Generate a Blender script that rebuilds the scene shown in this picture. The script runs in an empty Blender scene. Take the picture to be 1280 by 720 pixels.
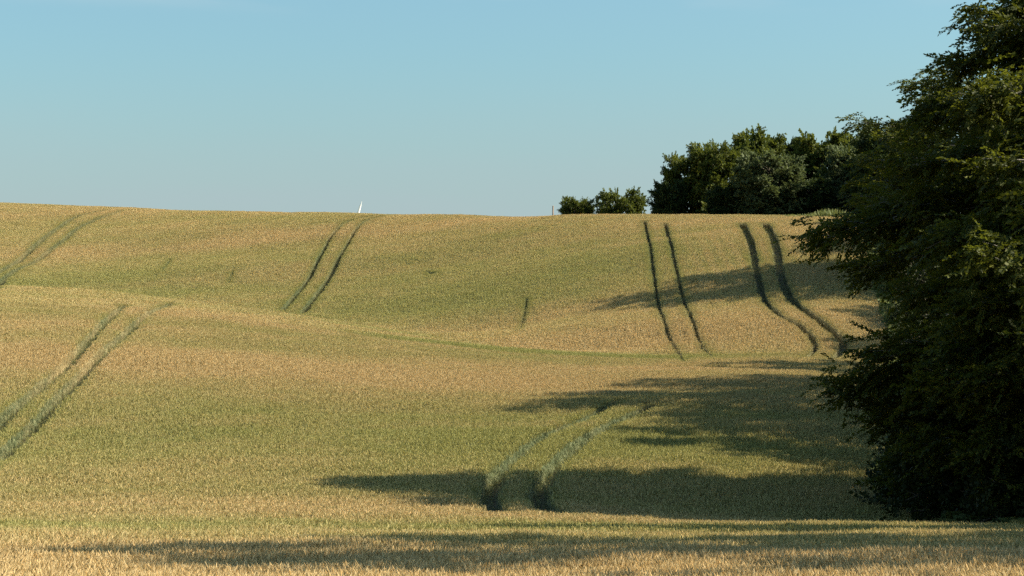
import bpy, math, random
import numpy as np
from mathutils import Vector, Matrix

R = math.radians
S = bpy.context.scene
COL = S.collection

# ------------------------------------------------------------ camera
EYE = 2.4
FPX = 2489.0                      # focal length in pixels of a 1280 px wide frame
HORIZON = 520.0                   # row of the level line
PITCH = math.atan((HORIZON - 360.0) / FPX)
cd = bpy.data.cameras.new('camera'); cam = bpy.data.objects.new('camera', cd); COL.objects.link(cam)
cd.sensor_width = 36.0; cd.lens = FPX / 1280 * 36.0
cd.clip_start = 0.2; cd.clip_end = 12000
cam.location = (0, 0, EYE); cam.rotation_euler = (R(90) + PITCH, 0, 0)
S.camera = cam

# ------------------------------------------------------------ sky, sun, exposure
SUN_EL, SUN_ROT = 36.0, 95.0      # rotation clockwise from +Y: the sun stands to the right
world = bpy.data.worlds.new('World'); S.world = world; world.use_nodes = True
wn = world.node_tree; bg = wn.nodes['Background']
sky = wn.nodes.new('ShaderNodeTexSky'); sky.sky_type = 'NISHITA'; sky.sun_disc = False
sky.sun_elevation = R(SUN_EL); sky.sun_rotation = R(SUN_ROT)
sky.altitude = 50; sky.air_density = 1.6; sky.dust_density = 2.6; sky.ozone_density = 2.2
tint = wn.nodes.new('ShaderNodeMix'); tint.data_type = 'RGBA'; tint.blend_type = 'MULTIPLY'; tint.inputs[0].default_value = 1.0
tint.inputs[7].default_value = (.69, .94, 1.03, 1)
wn.links.new(sky.outputs[0], tint.inputs[6]); 
# pale haze low in the sky and a wisp of cirrus
def wnode(t, **kw):
    q = wn.nodes.new(t)
    for k, v in kw.items(): setattr(q, k, v)
    return q
wtc = wnode('ShaderNodeTexCoord'); wsep = wnode('ShaderNodeSeparateXYZ'); wn.links.new(wtc.outputs['Generated'], wsep.inputs[0])
wmap = wnode('ShaderNodeMapping'); wn.links.new(wtc.outputs['Generated'], wmap.inputs[0]); wmap.inputs['Scale'].default_value = (2.2, 2.2, 16)
wno = wnode('ShaderNodeTexNoise'); wn.links.new(wmap.outputs[0], wno.inputs['Vector']); wno.inputs['Scale'].default_value = 3.0; wno.inputs['Detail'].default_value = 6
wr = wnode('ShaderNodeMapRange', interpolation_type='SMOOTHSTEP'); wn.links.new(wsep.outputs[2], wr.inputs[0])
for i_, v_ in zip((1, 2, 3, 4), (.06, .19, .90, .0)): wr.inputs[i_].default_value = v_
wv = wnode('ShaderNodeMapRange'); wn.links.new(wno.outputs[0], wv.inputs[0])
for i_, v_ in zip((1, 2, 3, 4), (.3, .7, .85, 1.1)): wv.inputs[i_].default_value = v_
wm_ = wnode('ShaderNodeMath', operation='MULTIPLY', use_clamp=True); wn.links.new(wr.outputs[0], wm_.inputs[0]); wn.links.new(wv.outputs[0], wm_.inputs[1])
hz = wnode('ShaderNodeMix', data_type='RGBA'); wn.links.new(wm_.outputs[0], hz.inputs[0]); wn.links.new(tint.outputs[2], hz.inputs[6]); hz.inputs[7].default_value = (2.58, 3.13, 3.40, 1)
wc = wnode('ShaderNodeMapRange', interpolation_type='SMOOTHSTEP'); wn.links.new(wno.outputs[0], wc.inputs[0])
for i_, v_ in zip((1, 2, 3, 4), (.47, .70, 0, .35)): wc.inputs[i_].default_value = v_
wc2 = wnode('ShaderNodeMapRange', interpolation_type='SMOOTHSTEP'); wn.links.new(wsep.outputs[2], wc2.inputs[0])
for i_, v_ in zip((1, 2, 3, 4), (.195, .215, 0, 1)): wc2.inputs[i_].default_value = v_
wc3 = wnode('ShaderNodeMath', operation='MULTIPLY'); wn.links.new(wc.outputs[0], wc3.inputs[0]); wn.links.new(wc2.outputs[0], wc3.inputs[1])
ci_ = wnode('ShaderNodeMix', data_type='RGBA'); wn.links.new(wc3.outputs[0], ci_.inputs[0]); wn.links.new(hz.outputs[2], ci_.inputs[6]); ci_.inputs[7].default_value = (4.4, 4.6, 4.7, 1)
wn.links.new(ci_.outputs[2], bg.inputs[0])
bg.inputs[1].default_value = 0.055
sl = bpy.data.lights.new('sun', 'SUN'); sl.energy = 5.0; sl.angle = R(0.53); sl.color = (1.0, 0.90, 0.74)
so = bpy.data.objects.new('sun', sl); COL.objects.link(so)
_sd = Vector((math.sin(R(SUN_ROT)) * math.cos(R(SUN_EL)), math.cos(R(SUN_ROT)) * math.cos(R(SUN_EL)), math.sin(R(SUN_EL))))
so.rotation_euler = _sd.to_track_quat('Z', 'Y').to_euler()
S.view_settings.view_transform = 'Standard'; S.view_settings.look = 'None'
S.view_settings.exposure = 1.62; S.view_settings.gamma = 1.0; S.view_settings.use_curve_mapping = False
S.cycles.max_bounces = 6; S.cycles.diffuse_bounces = 3; S.cycles.transmission_bounces = 4
S.cycles.transparent_max_bounces = 4
S.cycles.use_denoising = False

# ------------------------------------------------------------ terrain
def PX(px, py, d):
    """Survey point: the place at depth d that lies in the direction (px, py)."""
    u = (px - 640) / FPX; v = (360 - py) / FPX
    c, s = math.cos(PITCH), math.sin(PITCH)
    y = c - v * s; z = s + v * c
    return (u / y * d, d, EYE + z / y * d)

CROP = 0.78
pts = []
def row(items): 
    for it in items: pts.append(PX(*it))
# near field, crest of the near hump, dip, far slope, far crest, beyond - column by column (crop top surface)
def column(px, prof):
    for py, d in prof: pts.append(PX(px, py, d))
    px_, = (px,)
    x, y, z = PX(px, *prof[-1])
    k = x / y
    pts.append(((y + 25) * k, y + 25, z - .2)); pts.append(((y + 70) * k, y + 70, z - 5.0))
FG = [(722, 16), (702, 20), (682, 25), (662, 32)]
column(-260, FG + [(640, 42), (600, 53), (560, 62), (500, 75), (440, 87), (395, 101), (372, 112), (354, 128), (347, 142), (338, 182), (300, 203), (265, 228), (246, 248)])
column(0,    FG + [(640, 42), (600, 53), (560, 62), (500, 75), (440, 88), (400, 102), (379, 114), (364, 128), (359, 141), (352, 180), (310, 203), (275, 226), (253, 246)])
column(150,  FG + [(640, 42), (600, 53), (560, 62), (500, 75), (450, 87), (410, 101), (386, 113), (372, 126), (366, 137), (360, 176), (320, 198), (280, 220), (259, 240)])
column(300,  FG + [(640, 42), (600, 53), (560, 61), (500, 76), (450, 89), (420, 101), (400, 112), (389, 121), (384, 130), (380, 162), (330, 184), (290, 205), (264, 228)])
column(430,  FG + [(640, 43), (600, 53), (560, 61), (500, 77), (460, 90), (430, 103), (414, 113), (406, 121), (403, 127), (398, 152), (350, 173), (300, 196), (266, 220)])
column(560,  FG + [(640, 44), (600, 53), (560, 62), (510, 76), (470, 89), (445, 102), (432, 111), (426, 118), (421, 140), (380, 155), (330, 176), (290, 193), (268, 208)])
column(700,  FG + [(642, 45), (602, 53), (570, 60), (520, 73), (485, 86), (460, 99), (447, 108), (442, 114), (437, 124), (400, 138), (350, 156), (300, 178), (269, 195)])
column(850,  FG + [(645, 46), (605, 53), (570, 59), (525, 71), (490, 82), (470, 92), (460, 99), (455, 104), (448, 111), (400, 128), (350, 146), (300, 166), (270, 186)])
column(960,  FG + [(648, 47), (608, 53), (570, 59), (525, 70), (492, 80), (472, 90), (461, 98), (455, 103), (447, 109), (400, 125), (350, 142), (300, 161), (271, 182)])
column(1080, FG + [(652, 48), (612, 54), (575, 60), (530, 70), (495, 80), (475, 90), (464, 98), (458, 104), (449, 110), (400, 125), (350, 141), (300, 160), (272, 180)])
column(1280, FG + [(656, 46), (618, 56), (585, 62), (540, 72), (502, 82), (480, 91), (469, 99), (462, 106), (452, 112), (400, 127), (350, 142), (300, 160), (272, 180)])
column(1560, FG + [(660, 46), (628, 56), (600, 62), (555, 72), (515, 82), (488, 92), (476, 100), (468, 106), (456, 112), (400, 128), (350, 143), (300, 160), (272, 180)])
P = np.array(pts)
SC = np.array([1.0, 0.55])        # the hollows run across the view: stretch the kernel sideways
SC = np.array([0.6, 1.0])
def _k(r2): return 0.5 * r2 * np.log(np.maximum(r2, 1e-12))
A = P[:, :2] * SC / 50.0
n = len(P)
K = _k(((A[:, None] - A[None]) ** 2).sum(-1)) + 2e-4 * np.eye(n)
Q = np.c_[np.ones(n), A]
M_ = np.block([[K, Q], [Q.T, np.zeros((3, 3))]])
sol = np.linalg.solve(M_, np.r_[P[:, 2], 0, 0, 0]); W_, C_ = sol[:n], sol[n:]
def top(x, y):
    """height of the crop's top surface"""
    x = np.asarray(x, float).ravel(); y = np.asarray(y, float).ravel()
    yc = np.clip(y, 14, 262); lim = .36 * yc + 6
    xc = np.clip(x, -lim, lim)
    B = np.c_[xc, yc] * SC / 50.0
    out = np.empty(len(B))
    for i in range(0, len(B), 40000):
        b = B[i:i + 40000]
        out[i:i + 40000] = _k(((b[:, None] - A[None]) ** 2).sum(-1)) @ W_ + C_[0] + b @ C_[1:]
    # fine undulation of the land
    out += .05 * np.sin(x * .31 + y * .12) * np.sin(y * .23 - x * .07)
    far = np.clip((y - 262) / 500, 0, 1)
    out = out * (1 - far) + far * 4.0
    return out
def ground(x, y): return top(x, y) - CROP

_D = np.r_[np.arange(13, 60, .25), np.arange(60, 262, .5)]
def hit(px, py):
    """where the line of sight (px, py) first meets the crop, as (x, y)"""
    a = np.array([PX(px, py, d) for d in _D])
    h = top(a[:, 0], a[:, 1])
    i = np.argmax(a[:, 2] < h)
    if i == 0: i = len(_D) - 1
    d0, d1 = _D[i - 1], _D[i]
    g0, g1 = a[i - 1, 2] - h[i - 1], a[i, 2] - h[i]
    t = g0 / (g0 - g1) if g0 != g1 else 0
    p = PX(px, py, d0 + (d1 - d0) * min(max(t, 0), 1))
    return p[0], p[1]

# ------------------------------------------------------------ helpers
def mesh_obj(name, v, f, mats=(), parent=None, mi=None, smooth=False, attrs=None, link=True):
    """v: n x 3, f: list or array of faces of equal size"""
    m = bpy.data.meshes.new(name)
    v = np.asarray(v, np.float32)
    if isinstance(f, np.ndarray):
        nf, k = f.shape
        m.vertices.add(len(v)); m.vertices.foreach_set('co', v.ravel())
        m.loops.add(nf * k); m.loops.foreach_set('vertex_index', f.astype(np.int32).ravel())
        m.polygons.add(nf); m.polygons.foreach_set('loop_start', np.arange(0, nf * k, k, dtype=np.int32))
        m.update(calc_edges=True)
    else:
        m.from_pydata(v.tolist(), [], f); m.update()
    for mt in mats: m.materials.append(mt)
    if mi is not None: m.polygons.foreach_set('material_index', np.asarray(mi, np.int32))
    if smooth: m.polygons.foreach_set('use_smooth', np.ones(len(m.polygons), bool))
    for k_, (dom, val) in (attrs or {}).items():
        a = m.attributes.new(k_, 'FLOAT', dom); a.data.foreach_set('value', np.asarray(val, np.float32))
    o = bpy.data.objects.new(name, m)
    if link: COL.objects.link(o)
    if parent: o.parent = parent
    return o
def tag(o, label=None, cat=None, group=None, kind=None):
    if label: o['label'] = label
    if cat: o['category'] = cat
    if group: o['group'] = group
    if kind: o['kind'] = kind
    return o
def empty(name, loc, rz=0, sc=1.0):
    o = bpy.data.objects.new(name, None); COL.objects.link(o)
    o.location = loc; o.rotation_euler = (0, 0, rz); o.scale = (sc,) * 3 if not hasattr(sc, '__len__') else sc
    return o

class NT:
    def __init__(s, name):
        s.m = bpy.data.materials.new(name); s.m.use_nodes = True; s.t = s.m.node_tree; s.t.nodes.clear()
    def n(s, typ, **kw):
        nd = s.t.nodes.new(typ)
        for k, v in kw.items():
            if k.startswith('i_'): nd.inputs[k[2:].replace('_', ' ')].default_value = v
            else: setattr(nd, k, v)
        return nd
    def l(s, a, b): s.t.links.new(a, b)
    def mix(s, fac, a, b, typ='MIX'):
        nd = s.n('ShaderNodeMix', data_type='RGBA', blend_type=typ)
        for sock, v in ((nd.inputs[0], fac), (nd.inputs[6], a), (nd.inputs[7], b)):
            if isinstance(v, bpy.types.NodeSocket): s.l(v, sock)
            else: sock.default_value = v if not hasattr(v, '__len__') or len(v) == 4 else (*v, 1)
        return nd.outputs[2]
    def noise(s, scale, vec=None, detail=3):
        nd = s.n('ShaderNodeTexNoise'); nd.inputs['Scale'].default_value = scale; nd.inputs['Detail'].default_value = detail
        if vec is not None: s.l(vec, nd.inputs['Vector'])
        return nd.outputs['Fac']
    def ramp(s, x, a, b, lo=0., hi=1.):
        nd = s.n('ShaderNodeMapRange'); s.l(x, nd.inputs[0])
        nd.inputs[1].default_value = a; nd.inputs[2].default_value = b; nd.inputs[3].default_value = lo; nd.inputs[4].default_value = hi
        return nd.outputs[0]
    def pos(s): return s.n('ShaderNodeNewGeometry').outputs['Position']
    def attr(s, name, typ='GEOMETRY'):
        return s.n('ShaderNodeAttribute', attribute_type=typ, attribute_name=name)
    def finish(s, col, rough=.6, spec=.3, trans=0.0, tcol=None, bump=None):
        p = s.n('ShaderNodeBsdfPrincipled'); o = s.n('ShaderNodeOutputMaterial')
        if isinstance(col, bpy.types.NodeSocket): s.l(col, p.inputs['Base Color'])
        else: p.inputs['Base Color'].default_value = (*col, 1)
        p.inputs['Roughness'].default_value = rough; p.inputs['Specular IOR Level'].default_value = spec
        if bump is not None:
            b = s.n('ShaderNodeBump'); b.inputs['Distance'].default_value = bump[1]; b.inputs['Strength'].default_value = .8
            s.l(bump[0], b.inputs['Height']); s.l(b.outputs[0], p.inputs['Normal'])
        if trans:
            t = s.n('ShaderNodeBsdfTranslucent'); mx = s.n('ShaderNodeMixShader'); mx.inputs[0].default_value = trans
            c = tcol if tcol is not None else col
            if isinstance(c, bpy.types.NodeSocket): s.l(c, t.inputs[0])
            else: t.inputs[0].default_value = (*c, 1)
            s.l(p.outputs[0], mx.inputs[1]); s.l(t.outputs[0], mx.inputs[2]); s.l(mx.outputs[0], o.inputs[0])
        else: s.l(p.outputs[0], o.inputs[0])
        return s.m

# ------------------------------------------------------------ materials
def wheat_mat(name, ripe_c, green_c, trans, dark=1.0):
    t = NT(name)
    ripe = t.attr('ripe', 'INSTANCER').outputs['Fac']
    rnd = t.attr('rnd').outputs['Fac']
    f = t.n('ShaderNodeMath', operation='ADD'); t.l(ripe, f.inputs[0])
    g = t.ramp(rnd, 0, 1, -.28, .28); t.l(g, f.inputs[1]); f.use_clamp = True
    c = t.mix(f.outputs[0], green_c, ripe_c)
    v = t.ramp(rnd, 0, 1, .74, 1.20)
    hv = t.n('ShaderNodeHueSaturation'); t.l(c, hv.inputs['Color']); t.l(v, hv.inputs['Value'])
    return t.finish(hv.outputs[0], .62, .25, trans)
M_EAR = wheat_mat('wheat_ear', (.60, .465, .247), (.395, .38, .140), .20)
M_LEAF = wheat_mat('wheat_leaf', (.43, .34, .17), (.145, .18, .082), .30)

def soil_mat():
    t = NT('field_soil'); p = t.pos()
    a = t.noise(.8, p, 5); b = t.noise(9, p, 4)
    c = t.mix(t.ramp(a, .35, .65), (.085, .065, .042), (.055, .060, .028))
    c = t.mix(t.ramp(b, .45, .7), c, (.13, .105, .065))
    cov = t.attr('cover').outputs['Fac']
    g = t.mix(t.ramp(t.noise(.05, p, 6), .4, .6), (.30, .24, .10), (.15, .16, .05))
    c = t.mix(cov, c, g)
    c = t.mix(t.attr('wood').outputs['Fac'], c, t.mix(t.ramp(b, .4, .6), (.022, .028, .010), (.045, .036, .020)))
    return t.finish(c, .9, .1, bump=(b, .05))
def leaf_mat(name, dark, mid, light, rough=.45, trans=.30, spec=.35, scale=.55):
    t = NT(name)
    oc = t.n('ShaderNodeTexCoord').outputs['Object']
    rnd = t.attr('rnd').outputs['Fac']
    c = t.mix(t.ramp(t.noise(scale, oc, 3), .38, .62), dark, mid)
    c = t.mix(t.ramp(rnd, .55, 1.0, 0, .9), c, light)
    tc = t.mix(.5, c, (light[0] * 1.3, light[1] * 1.35, light[2] * .7))
    return t.finish(c, rough, spec, trans, tc)
def bark_mat(name, a, b):
    t = NT(name); oc = t.n('ShaderNodeTexCoord').outputs['Object']
    mp = t.n('ShaderNodeMapping'); t.l(oc, mp.inputs[0]); mp.inputs['Scale'].default_value = (6, 6, 1.2)
    n_ = t.noise(1.5, mp.outputs[0], 5)
    return t.finish(t.mix(t.ramp(n_, .35, .65), a, b), .85, .2, bump=(n_, .03))
M_SOIL = soil_mat()
M_BEECH = leaf_mat('beech_leaf', (.022, .030, .005), (.044, .056, .009), (.120, .125, .015), .60, .34, .12)
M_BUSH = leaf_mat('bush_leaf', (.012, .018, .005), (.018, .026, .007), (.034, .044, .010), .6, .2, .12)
M_OAK = leaf_mat('oak_leaf', (.032, .048, .011), (.066, .083, .014), (.120, .130, .022), .6, .28, .12)
M_GREY = leaf_mat('grey_green_leaf', (.052, .070, .028), (.074, .095, .040), (.110, .128, .055), .6, .28, .12)
M_DARK = leaf_mat('dark_leaf', (.020, .034, .012), (.032, .050, .015), (.060, .078, .020), .6, .22, .12)
M_BARK = bark_mat('beech_bark', (.10, .095, .08), (.17, .16, .13))
M_BARK2 = bark_mat('brown_bark', (.06, .05, .035), (.12, .10, .07))

# ------------------------------------------------------------ land
def axis(fine0, fine1, step, far0, far1):
    a = list(np.arange(fine0, fine1 + 1e-6, step))
    g, s = step, a[-1]
    while s < far1: g *= 1.35; s += g; a.append(min(s, far1))
    g, s = step, a[0]; b = []
    while s > far0: g *= 1.35; s -= g; b.append(max(s, far0))
    return np.array(b[::-1] + a)
gx = axis(-95, 95, .8, -4500, 4500); gy = axis(8, 300, .8, -600, 6000)
X, Y = np.meshgrid(gx, gy); Z = ground(X, Y).reshape(X.shape)
def edge_x(y):
    """right-hand boundary of the crop, where the wood begins"""
    return np.interp(y, [0, 30, 44, 50, 56, 65, 80, 100, 120, 145, 185, 240], [10.5, 11.0, 11.6, 10.6, 10.4, 12.5, 15.5, 19, 23, 26.5, 33, 45])
far = np.clip(np.maximum(np.abs(X) - (.30 * Y + 14), Y - 262) / 12, 0, 1)
cover = far * (X < edge_x(Y))
nx, ny = len(gx), len(gy)
idx = np.arange(nx * ny).reshape(ny, nx)
F = np.stack([idx[:-1, :-1], idx[:-1, 1:], idx[1:, 1:], idx[1:, :-1]], -1).reshape(-1, 4)
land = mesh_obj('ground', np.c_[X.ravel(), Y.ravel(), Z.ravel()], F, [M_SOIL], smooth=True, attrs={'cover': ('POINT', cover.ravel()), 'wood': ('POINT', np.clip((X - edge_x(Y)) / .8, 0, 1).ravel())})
tag(land, kind='structure')

# ------------------------------------------------------------ tramlines (wheel tracks of the sprayer)
def world_line(pxs, step=.12):
    w = np.array([hit(*p) for p in pxs])
    out = []
    # smooth Catmull-Rom through the surveyed points
    n_ = len(w)
    for i in range(n_ - 1):
        p0, p1, p2, p3 = w[max(i - 1, 0)], w[i], w[i + 1], w[min(i + 2, n_ - 1)]
        k = max(2, int(np.linalg.norm(p2 - p1) / step))
        for t in np.linspace(0, 1, k, endpoint=False):
            out.append(.5 * ((2 * p1) + (-p0 + p2) * t + (2 * p0 - 5 * p1 + 4 * p2 - p3) * t * t + (-p0 + 3 * p1 - 3 * p2 + p3) * t ** 3))
    out.append(w[-1]); return np.array(out)
# (pixels, half width at start, half width at end)
LINES = [
    ([(-70, 590), (0, 525), (60, 473), (100, 435), (130, 401), (158, 380)], .25, .22),
    ([(-70, 625), (0, 565), (50, 520), (100, 468), (150, 420), (182, 391), (215, 377)], .27, .22),
    ([(-12, 345), (0, 338), (40, 310), (70, 286), (95, 270), (130, 262)], .34, .24),
    ([(-8, 359), (0, 355), (50, 322), (80, 299), (103, 281), (155, 262)], .34, .24),
    ([(354, 386), (375, 362), (395, 330), (410, 302), (424, 283), (437, 275), (465, 269)], .21, .12),
    ([(379, 389), (400, 362), (420, 330), (437, 300), (448, 282), (462, 273), (490, 268)], .23, .12),
    ([(806, 275), (812, 300), (818, 340), (824, 380), (836, 415), (850, 440), (857, 451)], .19, .11),
    ([(832, 278), (841, 310), (850, 350), (858, 380), (871, 412), (890, 443)], .20, .11),
    ([(928, 278), (940, 305), (947, 340), (955, 370), (975, 392), (1000, 405), (1015, 420), (1018, 435), (1000, 446)], .29, .12),
    ([(957, 278), (970, 305), (976, 340), (985, 365), (1005, 385), (1030, 403), (1048, 418), (1053, 435), (1030, 448)], .31, .22),
    ([(775, 497), (760, 503), (728, 521), (690, 536), (655, 558), (628, 580), (615, 600), (611, 620), (624, 636)], .20, .26),
    ([(815, 503), (795, 512), (760, 528), (725, 549), (700, 570), (682, 590), (674, 610), (678, 628), (694, 638)], .22, .28),
    ([(842, 457), (880, 456), (920, 458), (960, 457), (1010, 459), (1060, 461)], .7, .3),
    ([(660, 371), (658, 381), (657, 390), (654, 400), (650, 411)], .10, .06),
    ([(537, 338), (541, 341), (545, 339)], .17, .12),
    ([(291, 338), (286, 352)], .06, .05), ([(214, 322), (203, 338)], .10, .08),
    ([(735, 648), (765, 652), (800, 652)], .35, .3), ([(835, 657), (870, 658)], .35, .25),
]
tl = []
for pxs, h0, h1 in LINES:
    w = world_line(pxs); hw = np.linspace(h0, h1, len(w)) * 1.15 + (.05 * (w[:, 1] > 60) + .02 * (w[:, 1] > 120)) * (h0 > .2)
    tl.append(np.c_[w, hw])
TL = np.concatenate(tl)
CELL = 2.0
_grid = {}
for i, (x, y, h) in enumerate(TL):
    _grid.setdefault((int(x // CELL), int(y // CELL)), []).append(i)
def track_depth(x, y):
    """> 0 inside a wheel track: how deep inside (metres), else minus the distance to it (capped at 1.5)"""
    out = np.full(len(x), -1.5)
    cx, cy = (x // CELL).astype(int), (y // CELL).astype(int)
    order = np.lexsort((cy, cx)); kx = cx[order]; ky = cy[order]
    brk = np.flatnonzero(np.r_[True, (np.diff(kx) != 0) | (np.diff(ky) != 0)]); ends = np.r_[brk[1:], len(kx)]
    for b, e in zip(brk, ends):
        ids = []
        for ox in (-1, 0, 1):
            for oy in (-1, 0, 1): ids += _grid.get((kx[b] + ox, ky[b] + oy), [])
        if not ids: continue
        q = order[b:e]; T = TL[ids]
        dd = np.sqrt((x[q, None] - T[:, 0]) ** 2 + (y[q, None] - T[:, 1]) ** 2)
        out[q] = np.maximum(out[q], (T[:, 2] - dd).max(1))
    return out

# ------------------------------------------------------------ wheat
rng = np.random.default_rng(7)
def clump(seed, nst, rad, wide):
    """a tuft of wheat: ears, stems, flag leaves; origin at the soil, ears at CROP"""
    r = np.random.default_rng(seed); V, F_, MI, RN = [], [], [], []
    def quad(a, b, c, d, mi, rn):
        k = len(V); V.extend([a, b, c, d]); F_.append((k, k + 1, k + 2, k + 3)); MI.append(mi); RN.append(rn)
    for _ in range(nst):
        a = r.uniform(0, 2 * math.pi); q = rad * math.sqrt(r.uniform(0, 1))
        b = np.array([q * math.cos(a), q * math.sin(a), 0.])
        h = CROP * r.uniform(.85, .97) - .05
        lean = np.array([r.normal(0, .035), r.normal(0, .035), 0])
        t_ = b + lean + (0, 0, h)
        rn = r.uniform(0, 1)
        yaw = r.uniform(0, math.pi); s_ = np.array([math.cos(yaw), math.sin(yaw), 0]); w = .0028 * wide
        quad(b - s_ * w, b + s_ * w, t_ + s_ * w, t_ - s_ * w, 1, rn)
        # ear: two crossed lens-shaped blades plus a body
        tip = t_ + np.array([lean[0] * 1.2 + r.normal(0, .014), lean[1] * 1.2 + r.normal(0, .014), .095 * r.uniform(.85, 1.2)])
        m1, m2 = t_ + (tip - t_) * .22, t_ + (tip - t_) * .72
        for ang in (yaw, yaw + math.pi / 3, yaw + 2 * math.pi / 3):
            e = np.array([math.cos(ang), math.sin(ang), 0]) * .0075 * wide
            quad(t_, m1 + e, m1, m1 - e, 0, rn); quad(m1 - e, m1 + e, m2 + e * .8, m2 - e * .8, 0, rn)
            quad(m2 - e * .8, m2 + e * .8, tip + e * .12, tip - e * .12, 0, rn)
        for k in range(2):
            a = r.uniform(0, 2 * math.pi); o = np.array([math.cos(a), math.sin(a), 0]); s2 = np.array([-o[1], o[0], 0]) * .0065 * wide
            z0 = h * r.uniform(.35, .82); p0 = b + lean * (z0 / h) + (0, 0, z0)
            p1 = p0 + o * .07 + (0, 0, .09); p2 = p0 + o * r.uniform(.14, .22) + (0, 0, r.uniform(-.02, .10))
            rn2 = r.uniform(0, 1)
            quad(p0 - s2 * .7, p0 + s2 * .7, p1 + s2, p1 - s2, 1, rn2); quad(p1 - s2, p1 + s2, p2 + s2 * .15, p2 - s2 * .15, 1, rn2)
    return mesh_obj('wheat_tuft', np.array(V), np.array(F_), [M_EAR, M_LEAF], mi=MI, attrs={'rnd': ('FACE', RN)}, link=False)

def scatter(y0, y1, sp):
    xs, ys = [], []
    for y in np.arange(y0, y1, sp):
        half = .272 * y + 5
        x = np.arange(-half, min(half, edge_x(y) + .01), sp)
        xs.append(x); ys.append(np.full(len(x), y))
    x = np.concatenate(xs); y = np.concatenate(ys)
    return x + rng.uniform(-.5, .5, len(x)) * sp, y + rng.uniform(-.5, .5, len(x)) * sp
def vnoise(x, y, s, seed):
    """smooth value noise in metres"""
    r = np.random.default_rng(seed); T = r.uniform(-1, 1, (256, 256))
    u, v = x / s + 1000, y / s + 1000; iu, iv = np.floor(u).astype(int), np.floor(v).astype(int)
    fu, fv = u - iu, v - iv; fu = fu * fu * (3 - 2 * fu); fv = fv * fv * (3 - 2 * fv)
    g = lambda a, b: T[(iu + a) % 256, (iv + b) % 256]
    return (g(0, 0) * (1 - fu) + g(1, 0) * fu) * (1 - fv) + (g(0, 1) * (1 - fu) + g(1, 1) * fu) * fv
# ripe (+) and green (-) patches of the field: centre, radii in metres, strength
PATCH = []
def patch(px, py, rx, ry, s, rot=0): x, y = hit(px, py); PATCH.append((x, y, rx, ry, s, rot))
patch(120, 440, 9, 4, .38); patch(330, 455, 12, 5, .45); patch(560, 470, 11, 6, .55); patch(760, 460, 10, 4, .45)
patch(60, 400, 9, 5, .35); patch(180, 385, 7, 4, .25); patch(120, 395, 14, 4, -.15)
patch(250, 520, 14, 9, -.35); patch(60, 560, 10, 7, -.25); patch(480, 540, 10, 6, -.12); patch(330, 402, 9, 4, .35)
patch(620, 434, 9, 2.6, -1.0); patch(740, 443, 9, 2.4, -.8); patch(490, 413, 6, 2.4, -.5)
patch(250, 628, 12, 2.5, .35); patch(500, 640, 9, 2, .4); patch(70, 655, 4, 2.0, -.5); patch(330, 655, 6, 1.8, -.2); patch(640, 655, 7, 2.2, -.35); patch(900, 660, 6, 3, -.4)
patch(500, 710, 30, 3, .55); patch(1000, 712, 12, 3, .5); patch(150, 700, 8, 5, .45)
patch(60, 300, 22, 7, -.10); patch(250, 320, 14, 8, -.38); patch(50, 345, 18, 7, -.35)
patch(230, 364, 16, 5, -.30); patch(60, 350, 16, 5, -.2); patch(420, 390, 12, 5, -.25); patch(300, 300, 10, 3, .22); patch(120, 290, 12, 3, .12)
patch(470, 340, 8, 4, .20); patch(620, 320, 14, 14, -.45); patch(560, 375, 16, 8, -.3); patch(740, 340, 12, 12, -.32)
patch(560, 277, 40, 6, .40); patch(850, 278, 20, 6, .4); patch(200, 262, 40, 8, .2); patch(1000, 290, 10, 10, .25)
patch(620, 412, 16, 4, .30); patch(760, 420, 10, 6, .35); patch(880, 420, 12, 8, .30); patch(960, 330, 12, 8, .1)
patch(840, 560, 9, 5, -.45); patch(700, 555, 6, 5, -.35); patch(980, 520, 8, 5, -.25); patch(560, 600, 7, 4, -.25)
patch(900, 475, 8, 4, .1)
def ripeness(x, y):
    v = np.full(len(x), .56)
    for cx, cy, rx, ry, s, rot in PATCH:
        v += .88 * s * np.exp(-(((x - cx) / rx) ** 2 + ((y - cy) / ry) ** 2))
    v += .10 * vnoise(x, y * 1.6, 9, 1) + .09 * vnoise(x, y, 3.2, 2) + .10 * vnoise(x, y, 1.3, 3) + .05 * vnoise(x, y, .45, 5) + .12 * vnoise(x * .35, y * 1.2, 4, 12)
    v += .16 * np.sin(2 * math.pi * (x - .02 * y) / 1.1) * np.exp(-((x - 17) / 5) ** 2 - ((y - 155) / 14) ** 2)
    return v
BANDS = [(12.5, 34, .106, 0), (34, 62, .145, 1), (62, 115, .175, 2), (115, 262, .225, 3)]
gX, gY, gS, gR, gK = [], [], [], [], []
def plant(x, y, kind, td):
    td = td + rng.normal(0, .03, len(x))
    keep = td < -.05
    hgt = 1 + .05 * vnoise(x, y, 2.2, 9) + .04 * vnoise(x, y, .6, 8) + rng.normal(0, .02, len(x))
    rp = ripeness(x, y) + rng.normal(0, .05, len(x))
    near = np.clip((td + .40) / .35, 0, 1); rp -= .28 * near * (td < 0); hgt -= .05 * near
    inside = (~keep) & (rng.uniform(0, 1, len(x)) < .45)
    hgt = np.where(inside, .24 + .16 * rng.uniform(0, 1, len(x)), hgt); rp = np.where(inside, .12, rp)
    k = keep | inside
    gX.append(x[k]); gY.append(y[k]); gS.append(hgt[k]); gR.append(np.clip(rp[k], 0, 1)); gK.append(np.full(k.sum(), kind * 2) + rng.integers(0, 2, k.sum()))
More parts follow.
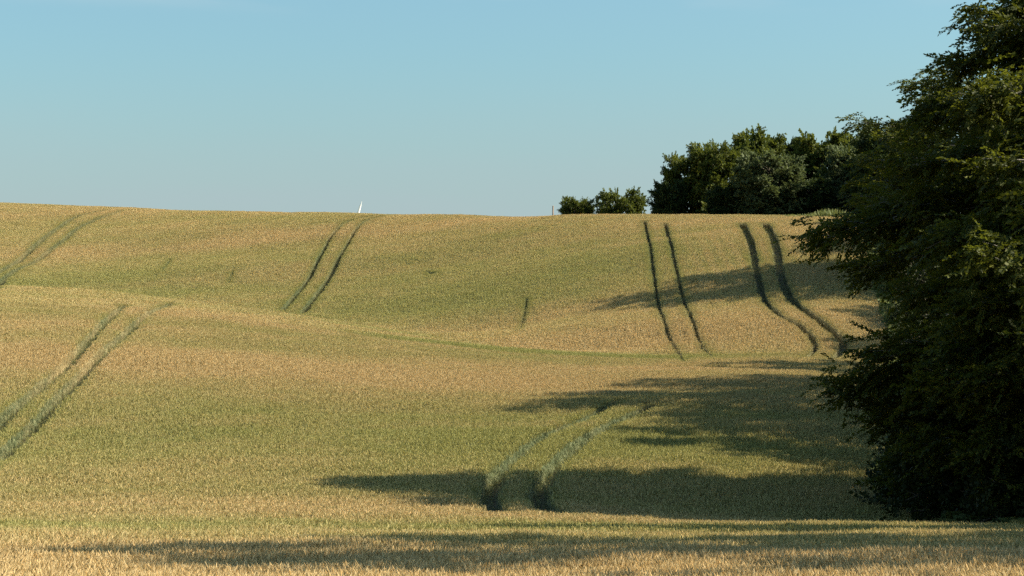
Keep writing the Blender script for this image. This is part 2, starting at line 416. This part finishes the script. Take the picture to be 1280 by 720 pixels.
for y0, y1, sp, kind in BANDS:
    x, y = scatter(y0, y1, sp)
    td = track_depth(x, y)
    if kind < 2: plant(x, y, kind, td); continue
    k = td < -.45; plant(x[k], y[k], kind, td[k])
    # finer tufts close to the wheel tracks, so that their edges stay crisp
    x, y = scatter(y0, y1, .14); td = track_depth(x, y); k = td >= -.45
    plant(x[k], y[k], 1, td[k])
x, y, s_, rp, kd = map(np.concatenate, (gX, gY, gS, gR, gK))
z = ground(x, y); e = .5
dx = (top(x + e, y) - top(x - e, y)) / (2 * e); dy = (top(x, y + e) - top(x, y - e)) / (2 * e)
# lean halfway with the slope, free turn about the stem
yaw = rng.uniform(0, 2 * math.pi, len(x))
rot = np.c_[np.arctan(dy) * .4 + rng.normal(0, .04, len(x)), -np.arctan(dx) * .4 + rng.normal(0, .04, len(x)), np.zeros(len(x))]
print('wheat tufts', len(x))
wm = bpy.data.meshes.new('wheat_crop'); wm.vertices.add(len(x)); wm.vertices.foreach_set('co', np.c_[x, y, z].astype(np.float32).ravel())
for nm, typ, val in (('scl', 'FLOAT', s_), ('ripe', 'FLOAT', rp), ('kind', 'INT', kd), ('yaw', 'FLOAT', yaw)):
    a = wm.attributes.new(nm, typ, 'POINT'); a.data.foreach_set('value', val.astype(np.int32 if typ == 'INT' else np.float32))
a = wm.attributes.new('rot', 'FLOAT_VECTOR', 'POINT'); a.data.foreach_set('vector', rot.astype(np.float32).ravel())
wheat = bpy.data.objects.new('wheat_crop', wm); COL.objects.link(wheat)
tag(wheat, 'ripening tan and green wheat covering the rolling field', 'wheat', kind='stuff')
pc = bpy.data.collections.new('wheat_tufts')
for i, (nst, rad, wide) in enumerate([(9, .10, 1.0), (9, .10, 1.0), (11, .125, 1.15), (11, .125, 1.15), (11, .145, 1.3), (11, .145, 1.3), (11, .18, 1.65), (11, .18, 1.65)]):
    c = clump(100 + i, nst, rad, wide); c.name = 'tuft_%02d' % i; pc.objects.link(c)
ng = bpy.data.node_groups.new('wheat_scatter', 'GeometryNodeTree')
ng.interface.new_socket('Geometry', in_out='INPUT', socket_type='NodeSocketGeometry'); ng.interface.new_socket('Geometry', in_out='OUTPUT', socket_type='NodeSocketGeometry')
N = ng.nodes.new; L = ng.links.new
gi, go = N('NodeGroupInput'), N('NodeGroupOutput')
ci = N('GeometryNodeCollectionInfo'); ci.inputs['Collection'].default_value = pc; ci.inputs['Separate Children'].default_value = True; ci.inputs['Reset Children'].default_value = True
ip = N('GeometryNodeInstanceOnPoints'); ip.inputs['Pick Instance'].default_value = True
def na(nm, typ):
    q = N('GeometryNodeInputNamedAttribute'); q.data_type = typ; q.inputs['Name'].default_value = nm
    return [o for o in q.outputs if o.enabled and o.name == 'Attribute'][0]
L(gi.outputs[0], ip.inputs['Points']); L(ci.outputs[0], ip.inputs['Instance'])
L(na('kind', 'INT'), ip.inputs['Instance Index'])
er = N('FunctionNodeEulerToRotation'); L(na('rot', 'FLOAT_VECTOR'), er.inputs[0]); L(er.outputs[0], ip.inputs['Rotation'])
L(na('scl', 'FLOAT'), ip.inputs['Scale'])
ri = N('GeometryNodeRotateInstances'); L(ip.outputs[0], ri.inputs[0])
cx_ = N('ShaderNodeCombineXYZ'); L(na('yaw', 'FLOAT'), cx_.inputs[2]); er2 = N('FunctionNodeEulerToRotation'); L(cx_.outputs[0], er2.inputs[0]); L(er2.outputs[0], ri.inputs['Rotation'])
L(ri.outputs[0], go.inputs[0])
md = wheat.modifiers.new('scatter', 'NODES'); md.node_group = ng

# ------------------------------------------------------------ trees
def tube(path, r0, r1, sides=6):
    path = np.asarray(path, float); n_ = len(path); V, F_ = [], []
    rad = np.linspace(r0, r1, n_)
    for i in range(n_):
        d = path[min(i + 1, n_ - 1)] - path[max(i - 1, 0)]; d /= (np.linalg.norm(d) + 1e-9)
        a = np.cross(d, (0, 0, 1.)) if abs(d[2]) < .95 else np.cross(d, (1., 0, 0)); a /= np.linalg.norm(a); b = np.cross(d, a)
        for k in range(sides):
            t = 2 * math.pi * k / sides; V.append(path[i] + rad[i] * (math.cos(t) * a + math.sin(t) * b))
    for i in range(n_ - 1):
        for k in range(sides): F_.append((i * sides + k, i * sides + (k + 1) % sides, (i + 1) * sides + (k + 1) % sides, (i + 1) * sides + k))
    return np.array(V), np.array(F_)
def bend(a, b, sag, r, n_=7, wob=.04):
    """a limb from a to b, bowed upward by sag, with a natural wobble"""
    a, b = np.asarray(a, float), np.asarray(b, float); Lg = np.linalg.norm(b - a); out = []
    ph = r.uniform(0, 6.28, 3)
    for t in np.linspace(0, 1, n_):
        p = a + (b - a) * t; p = p + (0, 0, sag * Lg * math.sin(math.pi * t ** .8))
        w = wob * Lg * math.sin(math.pi * t)
        p = p + w * np.array([math.sin(ph[0] + 5 * t), math.sin(ph[1] + 6 * t), .5 * math.sin(ph[2] + 7 * t)])
        out.append(p)
    return np.array(out)
def spray_template(r, length, nleaf, lw, ll, flat):
    """a twig with leaves along both sides: 4 corners per leaf"""
    q = []
    for i in range(nleaf):
        t = (i + .6) / nleaf; side = 1 if i % 2 else -1
        ang = side * r.uniform(.6, 1.25) * (1 - .5 * t)
        base = np.array([t * length, side * .01, -.05 * t * t * length])
        d = np.array([math.cos(ang), math.sin(ang), r.normal(-.1, flat)]); d /= np.linalg.norm(d)
        s = np.cross(d, (0, 0, 1)); s /= np.linalg.norm(s); s = s + np.array([0, 0, r.normal(0, flat * 2)])
        L_ = ll * r.uniform(.75, 1.2); w = lw * r.uniform(.8, 1.15)
        q.append([base, base + d * L_ * .5 + s * w * .5, base + d * L_, base + d * L_ * .5 - s * w * .5])
    return np.array(q)
def make_crown_data(seed, H, Rr, env, z0, nprim, nsec, nspr, spray, tips=(), trunk_r=.022, layered=True, lean=(0, 0), clumpy=0.0, rise=.12):
    """returns (trunk V, F), (branches V, F), leaf quads (n x 4 x 3), leaf random"""
    r = np.random.default_rng(seed)
    top_ = np.array([lean[0], lean[1], H * (.88 if layered else .76)])
    tp = bend((0, 0, -.4), top_, 0, r, 9, .02)
    tV, tF = tube(tp, H * trunk_r, H * .004, 9)
    # root flare
    tV[:9, :2] *= 1.5
    bV, bF, off = [], [], 0
    def add(p, a, b, s=5):
        nonlocal off
        v, f = tube(p, a, b, s); bV.append(v); bF.append(f + off); off += len(v)
    prim = []
    for i in range(nprim):
        t = (i + .5) / nprim
        zz = z0 + (H * (.97 if layered else .89) - z0) * (t ** .9)
        az = i * 2.39996 + r.normal(0, .25)
        rr = Rr * env(zz / H) * r.uniform(.80, 1.10)
        zs = max(z0 * .6 + .8, zz - rr * rise * 3 - .3); zs = min(zs, H * (.84 if layered else .70))
        k = (zs + .4) / (top_[2] + .4) * 8; k0 = int(min(k, 7)); st = tp[k0] + (tp[k0 + 1] - tp[k0]) * (k - k0)
        prim.append((st, np.array([math.cos(az) * rr + lean[0] * zz / H, math.sin(az) * rr + lean[1] * zz / H, zz]), 1.0))
    for tip in tips:
        tip = np.asarray(tip, float); zs = min(max(tip[2] - .12 * np.linalg.norm(tip[:2]), 1.2), H * .8)
        k = (zs + .4) / (top_[2] + .4) * 8; k0 = int(min(k, 7)); st = tp[k0] + (tp[k0 + 1] - tp[k0]) * (k - k0)
        prim.append((st, tip, 1.7))
    pos, dirs = [], []
    for st, en, dens in prim:
        Lg = np.linalg.norm(en - st)
        p = bend(st, en, .10, r, 8, .05); add(p, .028 + .014 * Lg * .8, .012, 6)
        m = int(nsec * dens)
        for j in range(m):
            t = .22 + .78 * ((j + r.uniform(0, 1)) / m)
            q = t * 7; q0 = int(min(q, 6)); b0 = p[q0] + (p[q0 + 1] - p[q0]) * (q - q0)
            d = p[q0 + 1] - p[q0]; d /= np.linalg.norm(d)
            sd = (-1) ** j; an = sd * r.uniform(.45, 1.15) * (1 - .55 * t)
            dh = np.array([d[0] * math.cos(an) - d[1] * math.sin(an), d[0] * math.sin(an) + d[1] * math.cos(an), d[2] * .5 + r.normal(.0 if layered else .10, .24 if layered else .28)])
            l2 = (Lg * .40 * (1 - t) + Rr * .13) * r.uniform(.6, 1.15)
            e2 = b0 + dh / np.linalg.norm(dh) * l2
            s2 = bend(b0, e2, .05, r, 5, .06); add(s2, .014 + .006 * l2, .005, 4)
            c = int(nspr * dens * (.5 + .8 * l2 / (Rr * .3)))
            tt = r.uniform(.15, 1.05, c); qi = np.minimum((tt * 4).astype(int), 3); fr = tt * 4 - qi
            base = s2[qi] + (s2[qi + 1] - s2[qi]) * fr[:, None]
            dd = (e2 - b0) / l2
            base = base + r.normal(0, 1, (c, 3)) * ((.17, .17, .17) if layered else (.22, .22, .2)) * (Rr / 7 + .35)
            pos.append(base); dirs.append(np.repeat(dd[None], c, 0))
    pos = np.concatenate(pos); dirs = np.concatenate(dirs)
    if clumpy:
        kk = vnoise(pos[:, 0] + pos[:, 2] * 1.7, pos[:, 1] - pos[:, 2] * 1.3, Rr * .22, seed) + r.normal(0, .15, len(pos))
        keep = kk > -1 + clumpy; pos, dirs = pos[keep], dirs[keep]
    c = len(pos)
    az = np.arctan2(dirs[:, 1], dirs[:, 0]) + r.normal(0, .7, c)
    pitch = r.normal(-.30 if layered else .1, .38 if layered else .6, c); roll = r.normal(0, .50 if layered else .8, c); sc = r.uniform(.7, 1.25, c)
    ca, sa, cp, sp_, cr, sr = np.cos(az), np.sin(az), np.cos(pitch), np.sin(pitch), np.cos(roll), np.sin(roll)
    fx = np.stack([cp * ca, cp * sa, sp_], -1); fy0 = np.stack([-sa, ca, 0 * ca], -1); fz0 = np.cross(fx, fy0)
    fy = fy0 * cr[:, None] + fz0 * sr[:, None]; fz = np.cross(fx, fy)
    T = [spray_template(r, *spray) for _ in range(6)]
    out = []; rn = []
    which = r.integers(0, 6, c)
    for w in range(6):
        s = which == w; t = T[w] 
        q = (t[None, :, :, 0, None] * fx[s][:, None, None] + t[None, :, :, 1, None] * fy[s][:, None, None] + t[None, :, :, 2, None] * fz[s][:, None, None]) * sc[s][:, None, None, None] + pos[s][:, None, None]
        out.append(q.reshape(-1, 4, 3)); rn.append(np.clip(r.uniform(0, 1, q.shape[0] * q.shape[1]) * .6 + np.repeat(r.uniform(0, .4, q.shape[0]), q.shape[1]), 0, 1))
    q = np.concatenate(out); rn = np.concatenate(rn)
    lim = .12 if z0 < 2 else z0 * .3
    k = q[:, :, 2].min(1) > lim * .5
    return (tV, tF), (np.concatenate(bV), np.concatenate(bF)), q[k], rn[k]
def make_tree(name, data, loc, leafm, barkm, rz=0, sc=1.0):
    (tV, tF), (bV, bF), q, rn = data
    t = empty(name, loc, rz, sc)
    mesh_obj('trunk', tV, tF, [barkm], t, smooth=True)
    mesh_obj('branches', bV, bF, [barkm], t, smooth=True)
    n_ = len(q)
    mesh_obj('crown', q.reshape(-1, 3), np.arange(n_ * 4).reshape(-1, 4), [leafm], t, attrs={'rnd': ('FACE', rn)})
    return t
def copy_tree(src, loc, rz, sc, leafm=None):
    r_ = src.copy(); COL.objects.link(r_); r_.location = loc; r_.rotation_euler = (0, 0, rz)
    r_.scale = (sc,) * 3 if not hasattr(sc, '__len__') else sc
    for ch in src.children:
        c = ch.copy(); COL.objects.link(c); c.parent = r_
        if leafm and ch.name.startswith('crown'):
            c.material_slots[0].link = 'OBJECT'; c.material_slots[0].material = leafm
    return r_
def G(x, y, dz=0): return (x, y, float(ground([x], [y])[0]) + dz)

env_beech = lambda t: max(.05, 1 - ((t - .38) / .64) ** 2) ** .45
WOOD = 'trees along the edge of the wood'
# the big beech whose crown hangs into the picture from the right
T1 = G(18.4, 47.0)
def local(px, py, d): p = PX(px + 30 + .05 * max(0, 300 - py), py, d); return (p[0] - T1[0], p[1] - T1[1], p[2] - T1[2])
tips = [local(1003, 298, 53), local(1035, 480, 50), local(1195, 22, 52), local(1175, 78, 51), local(1128, 142, 52), local(1062, 335, 54),
        local(1085, 445, 49), local(1075, 520, 51), local(1120, 205, 50), local(1105, 265, 52), local(1122, 365, 49), local(1215, 40, 50), local(1250, -10, 51),
        local(1150, 300, 47), local(1180, 400, 46), local(1160, 480, 46.5), local(1130, 560, 48), local(1200, 560, 46), local(1240, 470, 45.5), local(1230, 330, 45), local(1230, 200, 45.5), local(1200, 130, 47), local(1110, 590, 51), local(1250, 610, 46)]
SPR = (.60, 26, .062, .10, .30)
d1 = make_crown_data(11, 16.3, 6.0, env_beech, 1.0, 64, 12, 17, SPR, tips, lean=(2.0, 4.2))
beech = make_tree('beech_tree', d1, T1, M_BEECH, M_BARK)
tag(beech, 'large dark beech with low branches spreading over the wheat at the right edge', 'tree', WOOD)
d2 = make_crown_data(12, 15.5, 6.4, env_beech, 1.2, 44, 10, 13, (.7, 16, .09, .15, .3))
proto2 = make_tree('beech_tree', d2, G(24.3, 77.5), M_BEECH, M_BARK)
proto2.scale = (1.15, 1.35, 1.10)
tag(proto2, 'second beech along the wood edge, just beyond the largest one', 'tree', WOOD)
# further trees of the wood edge, some unseen and added for shade: (x, y, turn, scale, label)
more = [
    (16.8, 59.5, 2.9, .55, 'unseen short beech added behind the largest beech to shade the wheat beside it'),  # added out of view: its short shadow closes the lit gap near the wood
    (43.0, 142.0, 2.5, 1.3, 'unseen beech added behind the tall beech on the far slope to thicken its shadow'),  # added out of view to make the long far shadow denser
    (24.5, 71.0, 0.4, (.8, .8, .98), 'unseen beech between the low beech and the second beech, added to fill their shadow band'),  # added out of view for more dark fill in the middle shadow
    (14.5, 35.5, 3.0, (.8, .35, .68), 'unseen slim beech between the nearest one and the largest one, added for a thin shadow streak'),  # added out of view, squeezed thin to cast a narrow streak
    (16.9, 24.2, 1.0, (1.15, .80, 1.02), 'beech standing beside the nearest wheat, shading the foreground'),
    (24.5, 41.5, 4.2, .80, 'beech set back into the wood nearer the camera than the largest beech'),
    (20.3, 64.5, 2.0, (.95, .72, .86), 'low beech filling the gap behind the largest beech'),
    (25.5, 87.0, 3.1, (1.0, .75, .95), 'beech at the wood edge level with the hump of the near field'),
    (28.5, 100.5, 5.0, (.95, .75, .88), 'beech at the wood edge beside the hollow between the two slopes'),
    (31.5, 118.0, .6, .62, 'small beech at the foot of the far slope'),
    (33.0, 127.5, 2.6, .60, 'small beech on the lower part of the far slope'),
    (33.4, 141.0, 1.5, (1.25, 1.5, 1.05), 'tall beech half way up the far slope throwing the long shadow'),
    (40.5, 156.0, 4.4, .85, 'beech on the upper part of the far slope'),
    (44.0, 172.0, 3.6, .80, 'beech near the crest at the top of the wood edge'),
    (27.5, 49.0, 2.2, .95, 'unseen beech inside the wood straight behind the largest beech, added to block sky light'),  # second row, added out of view to keep sky light off the wood
    (30.0, 67.0, 1.2, .95, 'unseen beech inside the wood behind the low beech, added to block sky light'),  # second row again, added as a blocker of sky light
    (34.0, 79.0, 5.6, .95, 'unseen beech inside the wood behind the second beech, added to block sky light'),  # last of the unseen second row added to darken the interior
]
for x_, y_, rz, sc, lab in more:
    o = copy_tree(proto2, G(x_, y_), rz, sc); tag(o, lab, 'tree', WOOD)

# understorey bushes where the wood meets the crop
env_bush = lambda t: math.sqrt(max(.05, 1 - (t * .95) ** 2))
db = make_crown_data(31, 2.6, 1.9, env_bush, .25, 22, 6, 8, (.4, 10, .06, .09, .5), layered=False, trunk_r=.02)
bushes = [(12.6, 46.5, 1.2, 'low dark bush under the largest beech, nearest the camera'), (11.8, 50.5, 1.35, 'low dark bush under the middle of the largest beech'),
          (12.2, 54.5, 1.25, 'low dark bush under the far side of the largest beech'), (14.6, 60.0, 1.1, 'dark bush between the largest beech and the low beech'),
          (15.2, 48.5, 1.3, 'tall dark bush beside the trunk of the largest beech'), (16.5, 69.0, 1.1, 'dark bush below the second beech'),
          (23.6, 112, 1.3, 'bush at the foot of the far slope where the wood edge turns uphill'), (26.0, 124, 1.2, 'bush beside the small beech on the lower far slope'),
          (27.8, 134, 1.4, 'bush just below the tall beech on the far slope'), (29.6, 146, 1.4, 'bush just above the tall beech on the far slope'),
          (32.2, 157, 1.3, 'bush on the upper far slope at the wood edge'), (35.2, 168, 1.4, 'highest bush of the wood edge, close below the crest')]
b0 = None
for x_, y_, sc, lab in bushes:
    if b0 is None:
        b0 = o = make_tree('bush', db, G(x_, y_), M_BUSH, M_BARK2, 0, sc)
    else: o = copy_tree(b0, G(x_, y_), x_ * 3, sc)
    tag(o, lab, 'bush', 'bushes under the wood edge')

# ------------------------------------------------------------ grove and lone trees on the skyline
env_round = lambda t: math.sqrt(max(.04, 1 - ((t - .5) / .56) ** 2))
env_tall = lambda t: math.sqrt(max(.04, 1 - ((t - .42) / .64) ** 2))
env_flat = lambda t: math.sqrt(max(.04, 1 - ((t - .66) / .42) ** 2))
FS = (.8, 14, .17, .24, .4)
g1 = make_crown_data(41, 12, 4.6, env_round, 1.2, 52, 9, 10, FS, layered=False, clumpy=.25)
g2 = make_crown_data(42, 12.5, 4.0, env_tall, 1.0, 52, 9, 10, FS, layered=False, clumpy=.2)
g3 = make_crown_data(43, 9, 4.8, env_flat, 2.0, 34, 8, 10, FS, layered=False, clumpy=.55)
protos = {}
GRV = 'trees of the grove on the crest'
# px, top row, depth, width in px, kind, label
grove = [
    (722, 246, 222, 40, 'oak', 'small round tree left of the flat-topped one, on the skyline', 'skyline trees left of the grove', 1),
    (776, 237, 220, 56, 'oak', 'small flat-topped tree with sky showing through its crown', 'skyline trees left of the grove', 3),
    (836, 226, 205, 42, 'dark', 'low dark tree at the left end of the grove', GRV, 1),
    (862, 188, 208, 64, 'oak', 'yellowish green tree with ragged left side near the left of the grove', GRV, 1),
    (900, 176, 205, 76, 'oak', 'broad yellowish green tree left of the pale tree', GRV, 1),
    (962, 190, 196, 80, 'grey', 'pale grey-green round tree in front of the grove', GRV, 1),
    (948, 162, 212, 70, 'oak', 'olive tree rising behind the pale tree', GRV, 2),
    (990, 170, 214, 64, 'dark', 'dark green tree right behind the pale tree', GRV, 2),
    (1034, 164, 208, 84, 'oak', 'tall tree at the middle right of the grove', GRV, 2),
    (1068, 180, 200, 70, 'grey', 'greyish tree at the right of the grove above the grassy bank', GRV, 1),
    (1112, 152, 190, 84, 'dark', 'dark tree partly hidden behind the largest beech', GRV, 1),
    (1150, 150, 195, 80, 'dark', 'dark tree at the right end of the grove behind the beech', GRV, 2),
    (908, 232, 198, 50, 'dark', 'small dark tree under the broad yellowish green one', GRV, 1),
    (1010, 222, 196, 56, 'dark', 'low dark tree right of the pale tree', GRV, 1),
]
for i, (px, py, d, wpx, kind, lab, grp, sh) in enumerate(grove):
    tp_ = PX(px, py, d); gz = float(ground([tp_[0]], [d])[0])
    D_, Hh, Rr = {1: (g1, 11.3, 4.6), 2: (g2, 11.7, 4.0), 3: (g3, 8.6, 4.8)}[sh]
    szz = (tp_[2] - gz) / Hh; sxy = wpx * d / FPX / 2 / Rr * 1.05
    lm = {'oak': M_OAK, 'grey': M_GREY, 'dark': M_DARK}[kind]
    nm = 'skyline_tree' if px < 800 else 'grove_tree'
    if sh not in protos:
        protos[sh] = o = make_tree(nm, D_, (tp_[0], d, gz), lm, M_BARK2, i * 1.3, (sxy, sxy, szz))
    else:
        o = copy_tree(protos[sh], (tp_[0], d, gz), i * 1.3, (sxy, sxy, szz), lm); o.name = nm
    tag(o, lab, 'tree', grp)

# grassy bank at the foot of the grove, coarse grass
M_GRASS = leaf_mat('bank_grass', (.055, .085, .022), (.085, .115, .030), (.16, .15, .05), .7, .3)
gq = []; rr_ = np.random.default_rng(5)
for _ in range(9000):
    px = rr_.uniform(985, 1075); d = rr_.uniform(184, 197)
    x_ = (px - 640) / FPX * d; hh = rr_.uniform(.25, .9) * (1 + .7 * math.exp(-((px - 1040) / 22) ** 2))
    a = rr_.uniform(0, 3.14); s2 = np.array([math.cos(a), math.sin(a), 0]) * .07
    b = np.array(G(x_, d)); t2 = b + (rr_.normal(0, .25), rr_.normal(0, .25), hh)
    gq.append([b - s2, b + s2, t2 + s2 * .3, t2 - s2 * .3])
gq = np.array(gq)
o = mesh_obj('bank_grass', gq.reshape(-1, 3), np.arange(len(gq) * 4).reshape(-1, 4), [M_GRASS], attrs={'rnd': ('FACE', rr_.uniform(0, 1, len(gq)))})
tag(o, 'coarse grass on the bank below the grove', 'grass', kind='stuff')

mq = []
for _ in range(26000):
    d = rr_.uniform(40, 182); x_ = float(edge_x(d)) + abs(rr_.normal(0, .8)) - .15; hh = rr_.uniform(.35, 1.0)
    a = rr_.uniform(0, 3.14); s2 = np.array([math.cos(a), math.sin(a), 0]) * .018
    b = np.array([x_, d, 0.]); mq.append([b - s2, b + s2, b + (rr_.normal(0, .2), rr_.normal(0, .2), hh) + s2 * .2, b + (rr_.normal(0, .2), rr_.normal(0, .2), hh) - s2 * .2])
mq = np.array(mq); mq[:, :, 2] += ground(mq[:, 0, 0], mq[:, 0, 1])[:, None]
o = mesh_obj('margin_grass', mq.reshape(-1, 3), np.arange(len(mq) * 4).reshape(-1, 4), [M_GRASS], attrs={'rnd': ('FACE', rr_.uniform(0, 1, len(mq)))})
tag(o, 'rough grass between the wheat and the wood', 'grass', kind='stuff')

# ------------------------------------------------------------ small things on the skyline
def prism(profile, h):
    pass
wood = bark_mat('weathered_wood', (.16, .12, .09), (.26, .20, .15))
hx = PX(691, 257, 214)
gz = float(ground([hx[0]], [214])[0])
post = empty('wooden_post', (hx[0], 214, gz))
H_ = hx[2] - gz
pv, pf = tube([(0, 0, -.3), (0.01, 0, H_ * .5), (0.03, 0, H_ - .08)], .085, .075, 8); mesh_obj('post_shaft', pv, pf, [wood], post, smooth=True)
cv, cf = tube([(0.03, 0, H_ - .08), (0.03, 0, H_ - .02), (.03, 0, H_)], .10, .02, 8); mesh_obj('post_cap', cv, cf, [wood], post)
tag(post, 'thin wooden post standing on the field crest left of the small trees', 'post')

t = NT('turbine_white'); M_WHITE = t.finish((.78, .79, .78), .35, .4)
TD = 1500.0
base = PX(444, 300, TD); tip = PX(452.5, 252, TD)
Lb = 44.0
v_ = np.array([tip[0] - PX(448.2, 266, TD)[0], 0, tip[2] - PX(448.2, 266, TD)[2]]); v_ /= np.linalg.norm(v_)
hub = np.array(tip) - v_ * Lb
gzt = float(ground([hub[0]], [TD])[0])
tur = empty('wind_turbine', (hub[0], TD, gzt)); hz_ = hub[2] - gzt
v, f = tube([(0, 3, 0), (0, 3, hz_ * .5), (0, 3, hz_)], 2.2, 1.2, 16); mesh_obj('tower', v, f, [M_WHITE], tur, smooth=True)
v, f = tube([(0, -1.5, hz_), (0, 0, hz_), (0, 8, hz_)], 1.7, 1.5, 12); mesh_obj('nacelle', v, f, [M_WHITE], tur, smooth=True)
v, f = tube([(0, -3.4, hz_), (0, -2.6, hz_), (0, -1.5, hz_)], .3, 1.7, 12); mesh_obj('hub', v, f, [M_WHITE], tur, smooth=True)
a0 = math.atan2(v_[2], v_[0])
for k in range(3):
    a = a0 + k * 2 * math.pi / 3; dr = np.array([math.cos(a), 0, math.sin(a)]); pr = np.array([-dr[2], 0, dr[0]])
    st = [(1.0, .9, .9), (5, 1.5, .8), (10, 1.75, .55), (20, 1.4, .35), (32, .95, .22), (40, .6, .12), (44, .12, .04)]
    V, F_ = [], []
    for r_, w_, th in st:
        c = np.array([0, -2.4, hz_]) + dr * r_
        for m in range(8):
            an = 2 * math.pi * m / 8; V.append(c + pr * w_ * 1.15 * math.cos(an) + np.array([0, th * math.sin(an), 0]))
    for i in range(len(st) - 1):
        for m in range(8): F_.append((i * 8 + m, i * 8 + (m + 1) % 8, i * 8 + 8 + (m + 1) % 8, i * 8 + 8 + m))
    mesh_obj('blade', V, np.array(F_), [M_WHITE], tur, smooth=True)
tag(tur, 'white wind turbine with one slanting blade tip showing above the crest', 'wind turbine')
